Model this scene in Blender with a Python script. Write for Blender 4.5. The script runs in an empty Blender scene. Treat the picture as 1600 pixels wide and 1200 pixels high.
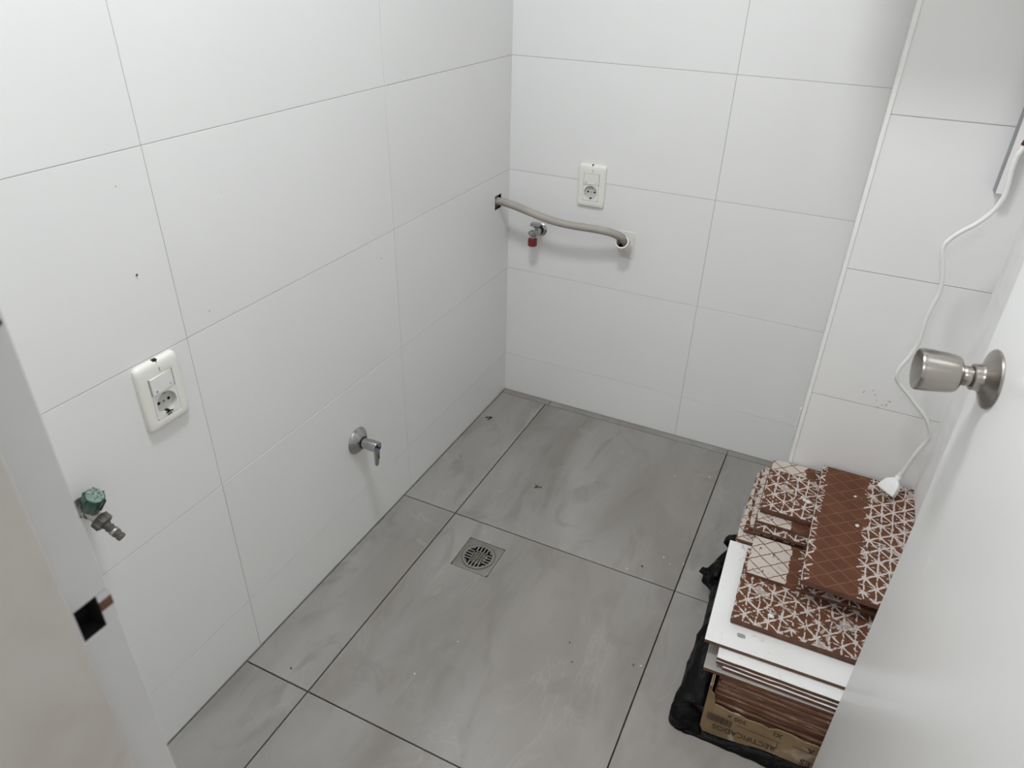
import bpy, bmesh, math, random
from mathutils import Matrix, Vector, noise

# ------------------------------------------------------------------ camera, light, exposure
sc = bpy.context.scene
COL = sc.collection
R = ((0.9002, 0.4349, 0.0233), (0.2447, -0.4607, -0.8531), (-0.3603, 0.7737, -0.5212))
right, down, fwd = (Vector(r) for r in R)
fwd.normalize(); right = (right - fwd * right.dot(fwd)).normalized(); down = fwd.cross(right)
cam = bpy.data.cameras.new('camera'); camo = bpy.data.objects.new('camera', cam); COL.objects.link(camo)
M = Matrix.Identity(4)
for i in range(3):
    M[i][0] = right[i]; M[i][1] = -down[i]; M[i][2] = -fwd[i]
M.translation = (0.8983, -1.8738, 1.2869)
camo.matrix_world = M
cam.sensor_width = 36; cam.lens = 36 * 1122.8 / 1600; cam.clip_start = 0.02
cam.dof.use_dof = True; cam.dof.focus_distance = 1.5; cam.dof.aperture_fstop = 7.0
sc.camera = camo
w = bpy.data.worlds.new('world'); sc.world = w; w.use_nodes = True
w.node_tree.nodes['Background'].inputs[0].default_value = (1.0, 0.98, 0.95, 1)
w.node_tree.nodes['Background'].inputs[1].default_value = 0.62
sc.view_settings.view_transform = 'Standard'; sc.view_settings.look = 'None'
sc.view_settings.gamma = 1; sc.view_settings.use_curve_mapping = False
sc.view_settings.exposure = 0.0
def area(name, loc, size, power, col, rot=(0, 0, 0), shape='DISK'):
    l = bpy.data.lights.new(name, 'AREA'); l.shape = shape; l.size = size; l.energy = power; l.color = col
    o = bpy.data.objects.new(name, l); o.location = loc; o.rotation_euler = rot; COL.objects.link(o); return o
area('added_ceiling_lamp_light', (0.46, -1.20, 2.33), 0.28, 15.5, (0.935, 0.968, 1.0))  # light of the unseen ceiling lamp, added to light the room from above
area('outer_room_light', (0.6, -3.0, 2.3), 0.5, 8, (1.0, 0.97, 0.93), (math.radians(25), 0, 0))

# ------------------------------------------------------------------ helpers
def tag(o, label=None, cat=None, group=None, kind=None):
    if label: o['label'] = label
    if cat: o['category'] = cat
    if group: o['group'] = group
    if kind: o['kind'] = kind
    return o
def empty(name, loc=(0, 0, 0), mat=None):
    o = bpy.data.objects.new(name, None); COL.objects.link(o); o.empty_display_size = .02
    if mat is not None: o.matrix_world = mat
    else: o.location = loc
    return o
def link(name, bm, mat, parent=None, smooth=False, loc=None):
    bm.normal_update()
    me = bpy.data.meshes.new(name); bm.to_mesh(me); bm.free()
    me.materials.append(mat)
    if smooth:
        for p in me.polygons: p.use_smooth = True
    o = bpy.data.objects.new(name, me); COL.objects.link(o)
    if parent: o.parent = parent
    if loc is not None: o.location = loc
    return o
def autosm(o, deg=35):
    for p in o.data.polygons: p.use_smooth = True
    o.data.set_sharp_from_angle(angle=math.radians(deg)); return o
def box(bm, x0, x1, y0, y1, z0, z1, bev=0, seg=1):
    b = bmesh.new()
    bmesh.ops.create_cube(b, size=1)
    for v in b.verts:
        v.co = Vector((x0 + (v.co.x + .5) * (x1 - x0), y0 + (v.co.y + .5) * (y1 - y0), z0 + (v.co.z + .5) * (z1 - z0)))
    if bev: bmesh.ops.bevel(b, geom=b.edges[:] , offset=bev, segments=seg, affect='EDGES', profile=.6)
    me = bpy.data.meshes.new('t'); b.to_mesh(me); b.free(); bm.from_mesh(me); bpy.data.meshes.remove(me)
    return bm
def B(*a, **k): return box(bmesh.new(), *a, **k)
def lathe(bm, prof, n=32, mat=None, cap=True):
    """prof: (radius, height) along local Z"""
    rings = []
    for r, h in prof:
        if r < 1e-6: rings.append([bm.verts.new((0, 0, h))])
        else: rings.append([bm.verts.new((r * math.cos(2 * math.pi * i / n), r * math.sin(2 * math.pi * i / n), h)) for i in range(n)])
    new = [v for r in rings for v in r]
    for a, b in zip(rings, rings[1:]):
        for i in range(n):
            j = (i + 1) % n
            va = [a[0]] if len(a) == 1 else [a[i], a[j]]
            vb = [b[0]] if len(b) == 1 else [b[j], b[i]]
            if len(va) + len(vb) > 2: bm.faces.new(va + vb)
    if cap:
        if len(rings[0]) > 1: bm.faces.new(rings[0][::-1])
        if len(rings[-1]) > 1: bm.faces.new(rings[-1])
    if mat is not None:
        for v in new: v.co = mat @ v.co
    return bm
def L(prof, n=32, mat=None, cap=True): return lathe(bmesh.new(), prof, n, mat, cap)
def along(p, d, roll=0):
    d = Vector(d).normalized(); q = d.to_track_quat('Z', 'Y')
    return Matrix.Translation(p) @ q.to_matrix().to_4x4() @ Matrix.Rotation(roll, 4, 'Z')
def spline(pts, sub=8):
    P = [Vector(p) for p in pts]; out = []
    for i in range(len(P) - 1):
        a = P[max(i - 1, 0)]; b = P[i]; c = P[i + 1]; d = P[min(i + 2, len(P) - 1)]
        for k in range(sub):
            t = k / sub
            out.append(.5 * ((2 * b) + (c - a) * t + (2 * a - 5 * b + 4 * c - d) * t * t + (3 * b - a - 3 * c + d) * t ** 3))
    out.append(P[-1]); return out
def tube(bm, pts, rad, n=12, cap=True):
    pts = [Vector(p) for p in pts]; up = None; rings = []
    for i, p in enumerate(pts):
        t = (pts[min(i + 1, len(pts) - 1)] - pts[max(i - 1, 0)]).normalized()
        if up is None: up = t.orthogonal().normalized()
        up = (up - t * up.dot(t)).normalized(); s = t.cross(up)
        r = rad(i) if callable(rad) else rad
        rings.append([bm.verts.new(p + (up * math.cos(2 * math.pi * k / n) + s * math.sin(2 * math.pi * k / n)) * r) for k in range(n)])
    for a, b in zip(rings, rings[1:]):
        for k in range(n):
            j = (k + 1) % n; bm.faces.new((a[k], a[j], b[j], b[k]))
    if cap: bm.faces.new(rings[0][::-1]); bm.faces.new(rings[-1])
    return bm
def ringrect(wd, ht, r, n=64, cx=0, cy=0):
    """outline of a rounded rectangle sampled by angle so that nested loops match"""
    out = []
    for i in range(n):
        a = 2 * math.pi * i / n + math.pi / n; c, s = math.cos(a), math.sin(a)
        k = min(wd / 2 / max(abs(c), 1e-9), ht / 2 / max(abs(s), 1e-9)); x, y = c * k, s * k
        ax, ay = wd / 2 - r, ht / 2 - r
        if r > 0 and abs(x) > ax and abs(y) > ay:
            # intersect the ray with the corner circle
            ox, oy = math.copysign(ax, x), math.copysign(ay, y)
            b_ = c * ox + s * oy; q = ox * ox + oy * oy - r * r
            t = b_ + math.sqrt(max(b_ * b_ - q, 0)); x, y = c * t, s * t
        out.append((cx + x, cy + y))
    return out
def loops(bm, ls, close0=False, close1=False):
    """ls: list of loops of 3-D points (same count)"""
    V = [[bm.verts.new(p) for p in l] for l in ls]; n = len(V[0])
    for a, b in zip(V, V[1:]):
        for i in range(n):
            j = (i + 1) % n; bm.faces.new((a[i], a[j], b[j], b[i]))
    if close0: bm.faces.new(V[0][::-1])
    if close1: bm.faces.new(V[-1])
    return bm

# ------------------------------------------------------------------ materials
class N:
    def __init__(s, name, rough=.5, metal=0, spec=.5, coat=0):
        s.m = bpy.data.materials.new(name); s.m.use_nodes = True; s.nt = s.m.node_tree
        s.b = s.nt.nodes['Principled BSDF']; s.set('Roughness', rough); s.set('Metallic', metal)
        s.set('Specular IOR Level', spec); s.set('Coat Weight', coat)
        s.tc = None
    def set(s, k, v): s.b.inputs[k].default_value = v
    def node(s, t, **k):
        n = s.nt.nodes.new(t)
        for a, b in k.items(): setattr(n, a, b)
        return n
    def wire(s, a, b): s.nt.links.new(a, b)
    def coord(s, scale=(1, 1, 1), rot=(0, 0, 0), rnd=0):
        tc = s.node('ShaderNodeTexCoord'); mp = s.node('ShaderNodeMapping')
        mp.inputs['Scale'].default_value = scale; mp.inputs['Rotation'].default_value = rot
        s.wire(tc.outputs['Object'], mp.inputs[0])
        if rnd:
            oi = s.node('ShaderNodeObjectInfo'); mu = s.math('MULTIPLY', oi.outputs['Random'], rnd)
            cb = s.node('ShaderNodeCombineXYZ'); s.wire(mu, cb.inputs[0]); s.wire(mu, cb.inputs[1])
            s.wire(cb.outputs[0], mp.inputs['Location'])
        return mp.outputs[0]
    def noise(s, vec, scale, det=4, dist=0, rough=.5):
        n = s.node('ShaderNodeTexNoise'); n.inputs['Scale'].default_value = scale; n.inputs['Detail'].default_value = det
        n.inputs['Distortion'].default_value = dist; n.inputs['Roughness'].default_value = rough
        s.wire(vec, n.inputs['Vector']); return n.outputs['Fac']
    def math(s, op, a, b=None, c=None, clamp=False):
        n = s.node('ShaderNodeMath', operation=op, use_clamp=clamp)
        for i, v in enumerate((a, b, c)):
            if v is None: continue
            if isinstance(v, (int, float)): n.inputs[i].default_value = v
            else: s.wire(v, n.inputs[i])
        return n.outputs[0]
    def ramp(s, fac, stops):
        n = s.node('ShaderNodeValToRGB'); e = n.color_ramp.elements
        while len(e) < len(stops): e.new(.5)
        for i, (p, c) in enumerate(stops): e[i].position = p; e[i].color = (*c, 1) if len(c) == 3 else c
        s.wire(fac, n.inputs[0]); return n.outputs[0]
    def mix(s, f, a, b):
        n = s.node('ShaderNodeMix', data_type='RGBA')
        for i, v in ((0, f), (6, a), (7, b)):
            if isinstance(v, (int, float)): n.inputs[i].default_value = v
            elif isinstance(v, tuple): n.inputs[i].default_value = (*v, 1)
            else: s.wire(v, n.inputs[i])
        return n.outputs[2]
    def color(s, c):
        if isinstance(c, tuple): s.set('Base Color', (*c, 1))
        else: s.wire(c, s.b.inputs['Base Color'])
        return s
    def rough(s, v): s.wire(v, s.b.inputs['Roughness'])
    def bump(s, h, st=.2, d=.001):
        n = s.node('ShaderNodeBump'); n.inputs['Strength'].default_value = st; n.inputs['Distance'].default_value = d
        s.wire(h, n.inputs['Height']); s.wire(n.outputs[0], s.b.inputs['Normal'])
def plain(name, col, rough=.5, metal=0, var=.04, scale=30, **k):
    m = N(name, rough, metal, **k); v = m.coord(); f = m.noise(v, scale, 3)
    a = tuple(max(0, c * (1 - var)) for c in col); b = tuple(min(1, c * (1 + var)) for c in col)
    m.color(m.ramp(f, [(.3, a), (.7, b)])); m.bump(f, .05); return m.m

def m_walltile():
    m = N('white_glazed_tile', .33, spec=.5); v = m.coord((1, 1, 1), rnd=9)
    f = m.noise(v, 3, 3); m.color(m.ramp(f, [(.3, (.80, .80, .79)), (.7, (.825, .825, .815))]))
    g = m.noise(v, 14, 2); m.bump(g, .03, .002); return m.m
def m_floor():
    m = N('grey_stone_floor_tile', .42, spec=.5); v = m.coord((1, .33, 1), (0, 0, .12), rnd=7)
    v2 = m.coord((1, .5, 1), (0, 0, .5), rnd=5); v3 = m.coord(rnd=3)
    big = m.noise(v, 4.2, 6, 1.2, .55); vein = m.noise(v2, 5.5, 6, 1.3, .58); fine = m.noise(v3, 160, 3)
    c = m.ramp(big, [(.30, (.220, .202, .183)), (.48, (.285, .271, .252)), (.70, (.345, .335, .318))])
    ridge = m.math('ABSOLUTE', m.math('SUBTRACT', vein, .52))
    lv = m.ramp(ridge, [(0, (1, 1, 1)), (.018, (0, 0, 0))])
    gate = m.ramp(m.noise(v3, 5, 3), [(.46, (0, 0, 0)), (.62, (1, 1, 1))])
    c = m.mix(m.math('MULTIPLY', m.math('MULTIPLY', lv, gate), .34), c, (.41, .395, .37))
    dk = m.ramp(m.noise(v2, 9, 5, 1.5), [(.34, (1, 1, 1)), (.46, (0, 0, 0))])
    c = m.mix(m.math('MULTIPLY', dk, .45), c, (.185, .170, .155))
    c = m.mix(m.math('MULTIPLY', fine, .12), c, (.34, .33, .31))
    c = m.mix(m.math('MULTIPLY', m.ramp(m.noise(v, 3, 3, .5), [(.42, (0, 0, 0)), (.62, (1, 1, 1))]), .30), c, (.285, .255, .238))
    m.color(c); m.rough(m.math('ADD', m.math('MULTIPLY', big, .2), .33)); m.bump(fine, .05, .0008); return m.m
def m_brown(name, a0, a1, b0=2, b1=3, edge=0, base=(.125, .050, .026), fill=.9, thr=.32):
    """fired clay back: pressed lattice, cement left as stars on the lattice (band a) or as a skin between its lines (band b)"""
    m = N(name, .75, spec=.25); v = m.coord(); sx = m.node('ShaderNodeSeparateXYZ'); m.wire(v, sx.inputs[0])
    wv = m.noise(v, 60, 2); x = m.math('ADD', sx.outputs[0], m.math('MULTIPLY', m.math('SUBTRACT', wv, .5), .009)); y = sx.outputs[1]
    def line(nx, ny, wd):
        u = m.math('ADD', m.math('MULTIPLY', x, nx), m.math('MULTIPLY', y, ny))
        d = m.math('ABSOLUTE', m.math('SUBTRACT', m.math('FRACT', m.math('ADD', u, 50.0)), .5))
        return m.math('GREATER_THAN', d, .5 - wd)
    PX, PY = 1 / .044, 1 / .039
    l1 = line(PX, PY, .038); l2 = line(-PX, PY, .038); lat = m.math('MAXIMUM', l1, l2)
    wide = m.math('MAXIMUM', line(PX, PY, .07), line(-PX, PY, .07))
    l3 = line(2 * PX, 0, .075); l4 = m.math('MULTIPLY', line(0, 2 * PY, .07), m.math('GREATER_THAN', m.noise(v, 55, 2), .52))
    star = m.math('MAXIMUM', wide, m.math('MAXIMUM', l3, l4))
    er = m.noise(v, 95, 5, .6, .65); blot = m.noise(v, 22, 4)
    def band(lo, hi):
        xx = m.math('ADD', sx.outputs[0], m.math('MULTIPLY', m.math('SUBTRACT', m.noise(v, 38, 3), .5), .035))
        return m.math('MULTIPLY', m.math('GREATER_THAN', xx, lo), m.math('LESS_THAN', xx, hi))
    bn = m.ramp(blot, [(.3, tuple(c * .82 for c in base)), (.7, tuple(c * 1.15 for c in base))])
    c = m.mix(m.math('MULTIPLY', lat, .5), bn, (.25, .135, .085))
    ea = m.math('GREATER_THAN', er, m.math('ADD', .27, m.math('MULTIPLY', m.noise(v, 30, 2), thr))); eb = m.math('GREATER_THAN', m.math('ADD', m.math('MULTIPLY', er, .5), m.math('MULTIPLY', blot, .5)), .40)
    A = m.math('MULTIPLY', m.math('MULTIPLY', star, ea), band(a0, a1))
    if edge: A = m.math('MAXIMUM', A, m.math('MULTIPLY', m.math('MULTIPLY', star, m.math('GREATER_THAN', er, .42)), band(-1, edge)))
    sm = m.math('MULTIPLY', m.math('GREATER_THAN', m.noise(v, 34, 5, .8), .60), band(a0, a1)); A = m.math('MAXIMUM', A, m.math('MULTIPLY', sm, .6))
    c = m.mix(m.math('MULTIPLY', A, .85), c, (.66, .60, .56))
    Bm = m.math('MULTIPLY', m.math('MULTIPLY', m.math('SUBTRACT', 1.0, lat), eb), band(b0, b1))
    c = m.mix(m.math('MULTIPLY', Bm, fill), c, (.62, .56, .50))
    m.color(c); m.bump(m.math('ADD', m.math('MULTIPLY', lat, -.6), m.math('ADD', m.math('MULTIPLY', A, .8), m.math('MULTIPLY', er, .25))), .6, .0012)
    return m.m
def m_steel(name, col, rough, stretch=(1, 1, 1)):
    m = N(name, rough, 1.0); v = m.coord(stretch); f = m.noise(v, 90, 3)
    m.color(m.ramp(f, [(.2, tuple(c * .96 for c in col)), (.8, col)])); m.rough(m.math('ADD', m.math('MULTIPLY', f, .03), rough - .015)); return m.m
def m_jamb():
    m = N('marked_offwhite_paint', .45); v = m.coord(); f = m.noise(v, 9, 4, .6); g = m.noise(v, 16, 5, 1)
    c = m.ramp(f, [(.35, (.50, .475, .435)), (.65, (.56, .545, .51))])
    c = m.mix(m.math('MULTIPLY', m.ramp(g, [(.58, (0, 0, 0)), (.72, (1, 1, 1))]), .5), c, (.46, .40, .33)); m.color(c); return m.m
def m_card():
    m = N('brown_cardboard', .85, spec=.2); v = m.coord(); f = m.noise(v, 12, 5); st = m.noise(m.coord((.3, 1, 6)), 30, 3)
    c = m.ramp(f, [(.3, (.20, .135, .075)), (.7, (.30, .21, .125))]); du = m.ramp(m.noise(v, 26, 6, 1), [(.60, (0, 0, 0)), (.70, (1, 1, 1))])
    c = m.mix(m.math('MULTIPLY', du, .55), c, (.50, .45, .39)); m.color(c); m.bump(st, .2, .001); return m.m
def m_edge():
    m = N('clay_tile_edges', .8, spec=.2); v = m.coord((1, 1, 8), rnd=4); f = m.noise(v, 25, 5)
    c = m.ramp(f, [(.35, (.115, .055, .034)), (.62, (.19, .105, .072)), (.74, (.42, .34, .29))]); m.color(c); m.bump(f, .4, .001); return m.m
def m_dustywhite():
    m = N('dusty_white_glaze', .3); v = m.coord(rnd=3); f = m.noise(v, 40, 6, 1, .7); g = m.noise(v, 7, 3)
    sp = m.math('MULTIPLY', m.ramp(f, [(.30, (1, 1, 1)), (.38, (0, 0, 0))]), .5)
    c = m.mix(sp, m.ramp(g, [(.3, (.78, .77, .75)), (.7, (.85, .85, .84))]), (.35, .28, .23)); m.color(c); return m.m
def m_bag():
    m = N('black_bin_liner', .45, spec=.12); v = m.coord(); f = m.noise(v, 45, 5, 1.5); m.color((.004, .004, .0045)); m.bump(f, .9, .004); return m.m

MT = dict(
    wtile=m_walltile(), grout=plain('light_grey_grout', (.48, .47, .45), .9), ftile=m_floor(), fgrout=plain('dark_grey_grout', (.15, .138, .12), .9, var=.2),
    plaster=plain('white_wall_paint', (.86, .855, .845), .5), ceil=plain('ceiling_paint', (.86, .86, .85), .7), trim=plain('white_plastic_trim', (.86, .86, .83), .3),
    silic=plain('white_filler', (.86, .87, .88), .5), door=plain('white_lacquered_door', (.90, .90, .89), .3, var=.01, scale=4),
    steel=m_steel('brushed_nickel', (.40, .375, .345), .26), chrome=m_steel('chrome', (.43, .43, .43), .14), dull=m_steel('dull_plated_brass', (.46, .44, .41), .35),
    drain=m_steel('dirty_steel_drain', (.34, .33, .30), .42), black=plain('black_dirt', (.006, .005, .004), .8), hole=plain('deep_shadow_cavity', (.004, .004, .004), .9),
    plate=plain('ivory_plastic', (.82, .815, .75), .3, var=.01), module=plain('white_plastic_switch', (.80, .80, .76), .3, var=.01),
    cavity=plain('grey_socket_well', (.62, .61, .57), .35), red=plain('dark_red_plastic', (.16, .012, .010), .4), green=plain('dark_green_plastic', (.006, .055, .030), .3),
    clear=plain('scuffed_clear_cap', (.16, .22, .19), .2, var=.7, scale=300), blue=plain('blue_dot', (.01, .015, .25), .4), grime=plain('grey_brown_plastic', (.085, .075, .068), .5, var=.25, scale=200),
    grime2=plain('rusty_dirt', (.13, .115, .09), .6, var=.3, scale=200),
    conduit=plain('grey_corrugated_plastic', (.40, .375, .335), .5), pvc=plain('ivory_pvc', (.78, .76, .68), .4), mortar=plain('white_mortar_patch', (.74, .735, .72), .8, scale=90),
    cord=plain('white_cable_sheath', (.80, .80, .78), .4, var=.01), grey=plain('grey_plastic_and_shade', (.28, .28, .30), .5), jamb=m_jamb(), jambw=plain('grey_white_paint', (.60, .60, .60), .35, var=.04, scale=8),
    card=m_card(), edge=m_edge(), white=m_dustywhite(), greyt=plain('pale_grey_glaze', (.38, .36, .335), .4, var=.15, scale=14), bag=m_bag(), ink=plain('dark_print_ink', (.035, .025, .018), .8),
    body=plain('clay_tile_side', (.13, .06, .038), .8, var=.25, scale=60), wood=plain('bare_reddish_wood', (.12, .05, .035), .7, var=.3, scale=80), dust=plain('chalky_grain', (.75, .74, .70), .9),
    gdust=plain('chipped_glaze', (.30, .31, .31), .6, var=.4, scale=300), enamel=plain('white_enamel', (.80, .80, .78), .3, var=.01), rubber=plain('orange_brown_clay', (.14, .055, .028), .7))

# ------------------------------------------------------------------ tiled surfaces
def quad_tile(u0, u1, v0, v1, th, bev, holes=None):
    """tile in its own frame: u right, v up, w out, front face at w = 0; optional rectangular hole (a0,a1,b0,b1)"""
    bm = bmesh.new(); r = bev
    rect = lambda a0, a1, b0, b1, w_: [(a0, b0, w_), (a1, b0, w_), (a1, b1, w_), (a0, b1, w_)]
    if not holes:
        loops(bm, [rect(u0, u1, v0, v1, -th), rect(u0, u1, v0, v1, -r), rect(u0 + r, u1 - r, v0 + r, v1 - r, 0)], True, True)
    else:
        a0, a1, b0, b1 = holes
        loops(bm, [rect(a0, a1, b0, b1, -th), rect(u0, u1, v0, v1, -th), rect(u0, u1, v0, v1, -r), rect(u0 + r, u1 - r, v0 + r, v1 - r, 0),
                   rect(a0, a1, b0, b1, 0), rect(a0, a1, b0, b1, -th)])
        bmesh.ops.remove_doubles(bm, verts=bm.verts[:], dist=1e-6)
    return bm
def frame(origin, u, v):
    u, v = Vector(u), Vector(v); w_ = u.cross(v); m = Matrix.Identity(4)
    for i in range(3): m[i][0] = u[i]; m[i][1] = v[i]; m[i][2] = w_[i]
    m.translation = origin; return m
def tiles(parent, F, us, vs, g, th, mat, bev, holes={}, jit=0, name='tile'):
    random.seed(5)
    for i in range(len(us) - 1):
        for j in range(len(vs) - 1):
            a0, a1, b0, b1 = us[i] + g / 2, us[i + 1] - g / 2, vs[j] + g / 2, vs[j + 1] - g / 2
            cu, cv = (a0 + a1) / 2, (b0 + b1) / 2; h = holes.get((i, j))
            if h: h = (h[0] - cu, h[1] - cu, h[2] - cv, h[3] - cv)
            bm = quad_tile(a0 - cu, a1 - cu, b0 - cv, b1 - cv, th, bev, h)
            o = link(name, bm, mat, parent)
            o.matrix_parent_inverse = parent.matrix_world.inverted() if parent.type == 'EMPTY' else Matrix.Identity(4)
            o.matrix_world = F @ Matrix.Translation((cu, cv, random.uniform(-jit, jit)))
Z4 = .139; ROWS = [0, Z4, Z4 + .3, Z4 + .6, Z4 + .9, Z4 + 1.2, Z4 + 1.5, Z4 + 1.8, Z4 + 2.1, 2.40]
TH = .009
# left wall: slab behind the tiles (its face is the grout bed)
def wall(name, label, bm, mat): return tag(link(name, bm, mat), label, 'wall', kind='structure')
wl = wall('wall_left', 'white tiled wall on the left, with the fuller run of large glazed tiles', B(-.12, -.0007, -1.80, .10, -.03, 2.42), MT['grout'])
bpy.data.objects['wall_left'].data.materials.clear(); wl.data.materials.append(MT['grout'])
FL = frame((0, 0, 0), (0, 1, 0), (0, 0, 1))
# carve the wall slab for the square conduit hole: the slab is rebuilt as a ring there
bm = bmesh.new(); H = (-.092, -.052, .643, .683)
box(bm, -.12, -.0007, -1.80, H[0], -.03, 2.42); box(bm, -.12, -.0007, H[1], .10, -.03, 2.42)
box(bm, -.12, -.0007, H[0], H[1], -.03, H[2]); box(bm, -.12, -.0007, H[0], H[1], H[3], 2.42); box(bm, -.12, -.03, H[0], H[1], H[2], H[3])
me = bpy.data.meshes.new('wall_left'); bm.to_mesh(me); bm.free(); me.materials.append(MT['grout']); wl.data = me
tiles(wl, FL, [-1.785, -1.178, -.590, .002], ROWS, .0013, TH, MT['wtile'], .0003, {(2, 2): H}, .00025)
# back wall
wb = wall('wall_back', 'white tiled wall at the far end behind the conduit and the double socket', B(-.12, 1.30, .0007, .12, -.03, 2.42), MT['grout'])
FB = frame((0, 0, 0), (1, 0, 0), (0, 0, 1))
tiles(wb, FB, [-.002, .588, .93], ROWS, .0013, TH, MT['wtile'], .0003, {}, .00025)
for o in [c for c in wb.children] + [c for c in wl.children]:
    pass
# boxed-in column at the right end of the back wall
colm = tag(link('column', B(.9225, 1.30, -.3293, 0, -.01, 2.42), MT['grout']), 'white tiled column standing proud at the right of the far wall', 'column', kind='structure')
FC = frame((0, -.33, 0), (1, 0, 0), (0, 0, 1))
tiles(colm, FC, [.926, 1.20], ROWS, .0018, TH, MT['wtile'], .0003, {}, .0002)
FCs = frame((.9215, 0, 0), (0, -1, 0), (0, 0, 1))
tiles(colm, FCs, [0, .322], ROWS, .0016, TH, MT['wtile'], .0003)
bm = B(.9195, .9275, -.3325, -.322, .012, 2.4, .0012, 2)
t1 = tag(link('trim_1', bm, MT['trim']), 'slim white plastic edging strip down the outer edge of the column', 'trim', kind='structure')
bm = B(.9165, .9213, -.012, -.0005, .11, .205, .0016, 2)
tag(link('trim_2', bm, MT['silic']), 'short bright white filler strip low in the corner between far wall and column', 'trim', kind='structure')
# right wall (runs slightly askew), front wall with the doorway, ceiling
bm = bmesh.new(); ang = [(1.187, -.33), (1.232, -1.69)]
def slab(bm, P, z0, z1):
    v0 = [bm.verts.new((x, y, z0)) for x, y in P]; v1 = [bm.verts.new((x, y, z1)) for x, y in P]
    n = len(P); bm.faces.new(v0[::-1]); bm.faces.new(v1)
    for i in range(n): bm.faces.new((v0[i], v0[(i + 1) % n], v1[(i + 1) % n], v1[i]))
    return bm
slab(bm, [(1.187, -.328), (1.232, -1.80), (1.36, -1.80), (1.36, -.328)], -.03, 2.42)
tag(link('wall_right', bm, MT['plaster']), 'plain white painted wall on the right, behind the open door', 'wall', kind='structure')
bm = bmesh.new(); box(bm, -.12, .452, -1.80, -1.668, -.03, 2.42); box(bm, .452, 1.232, -1.80, -1.668, 2.06, 2.42)
tag(link('wall_front', bm, MT['plaster']), 'white wall around the doorway on the near side of the room', 'wall', kind='structure')
tag(link('ceiling', B(-.12, 1.36, -1.80, .12, 2.40, 2.52), MT['ceil']), 'plain white ceiling above the small room', 'ceiling', kind='structure')
# floor
fl = tag(link('floor', B(-.1, 2.2, -3.4, .1, -.06, -.0115), MT['fgrout']), 'grey stone-look tiled floor with thin dark joints', 'floor', kind='structure')
FF = frame((0, 0, 0), (1, 0, 0), (0, 1, 0))
DR = (.2405, .3395, -.788, -.685)
tiles(fl, FF, [.0015, .161, .753, 1.345], [-2.41, -1.818, -1.221, -.624, -.0265], .0030, .010, MT['ftile'], .0006, {(1, 2): DR}, .0003)
tiles(fl, FF, [.0015, .172, .753, 1.345], [-.0265, -.001], .0020, .010, MT['ftile'], .0005)

# doorway jamb on the left with its strike hole
X = .480
jb = tag(empty('door_frame'), 'off-white painted door jamb at the left edge with a black latch hole', 'door frame', kind='structure')
bm = bmesh.new(); h0, h1 = .850, .880
box(bm, .452, X, -1.698, -1.665, 0, h0, .0008); box(bm, .452, X, -1.698, -1.665, h1, 2.05, .0008)
box(bm, .452, X, -1.6745, -1.665, h0, h1); box(bm, .452, X, -1.698, -1.6925, h0, h1); box(bm, .452, X - .02, -1.693, -1.6745, h0, h1)
link('rebate', bm, MT['jambw'], jb)
bm = bmesh.new(); box(bm, X - .0195, X - .0188, -1.6925, -1.6745, h0, h1); box(bm, X - .0195, X - .0006, -1.6927, -1.6921, h0, h1); box(bm, X - .0195, X - .0006, -1.6749, -1.6743, h0, h1)
box(bm, X - .0195, X - .0006, -1.6925, -1.6745, h0 - .0002, h0 + .0005); box(bm, X - .0195, X - .0006, -1.6925, -1.6745, h1 - .0005, h1 + .0002); link('strike_hole', bm, MT['hole'], jb)
o = link('worn_lip', B(X - .0015, X + .0006, -1.6745, -1.6645, .864, .873, .0004), MT['wood'], jb); o['label'] = 'bare reddish wood where the latch has worn the jamb'
link('door_stop', B(.452, .492, -1.80, -1.698, 0, 2.05, .004, 3), MT['jamb'], jb)
link('screw_hole', L([(.0022, 0), (.0020, .0006)], 12, along((X, -1.669, 1.097), (1, 0, 0))), MT['black'], jb)
bm = B(.452, 1.21, -1.80, -1.665, 2.05, 2.075, .002); link('head', bm, MT['jambw'], jb)
link('hinge_side', B(1.206, 1.222, -1.80, -1.690, 0, 2.05, .001), MT['jambw'], jb)

# ------------------------------------------------------------------ door leaf with knob
phi = math.radians(8.8)
E0 = Vector((1.080, -.990, 0)); dirh = Vector((math.sin(phi), -math.cos(phi), 0)); nrm = Vector((-math.cos(phi), -math.sin(phi), 0))
dm = Matrix.Identity(4)
for i in range(3): dm[i][0] = dirh[i]; dm[i][1] = (0, 0, 1)[i]; dm[i][2] = nrm[i]
# dirh x up = ?
if dirh.cross(Vector((0, 0, 1))).dot(nrm) < 0: pass
FD = frame(E0, dirh, (0, 0, 1))      # u from the free edge towards the hinge, v up, w out of the seen face
door = tag(empty('door_1', mat=FD), 'white door leaf standing open at the right with a brushed metal knob', 'door', kind='structure')
autosm(link('door_leaf', B(0, .695, .008, 2.03, -.034, 0, .0015, 2), MT['door'], door))
ku, kv = .0435, .8925
kn = empty('door_knob'); kn.parent = door; kn.location = (ku, kv, 0)
autosm(link('rosette', L([(.0330, 0), (.0335, .0012), (.0325, .0028), (.0300, .0036), (.0200, .0085), (.0158, .0115), (.0148, .014), (.0146, .0195), (.0138, .0202), (.0118, .0203), (.0118, .019)], 64), MT['steel'], kn), 25)
link('neck', L([(.0112, .012), (.0112, .036)], 48), MT['steel'], kn, True)
autosm(link('grip', L([(.0112, .0325), (.0165, .0328), (.0190, .0340), (.0204, .0365), (.0212, .040), (.0222, .048), (.0232, .060), (.0238, .070), (.0237, .0738), (.0230, .0756), (.0215, .0758),
     (.0195, .0745), (.0120, .0705), (.0050, .0690), (0, .0688)], 64), MT['steel'], kn), 40)
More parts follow.
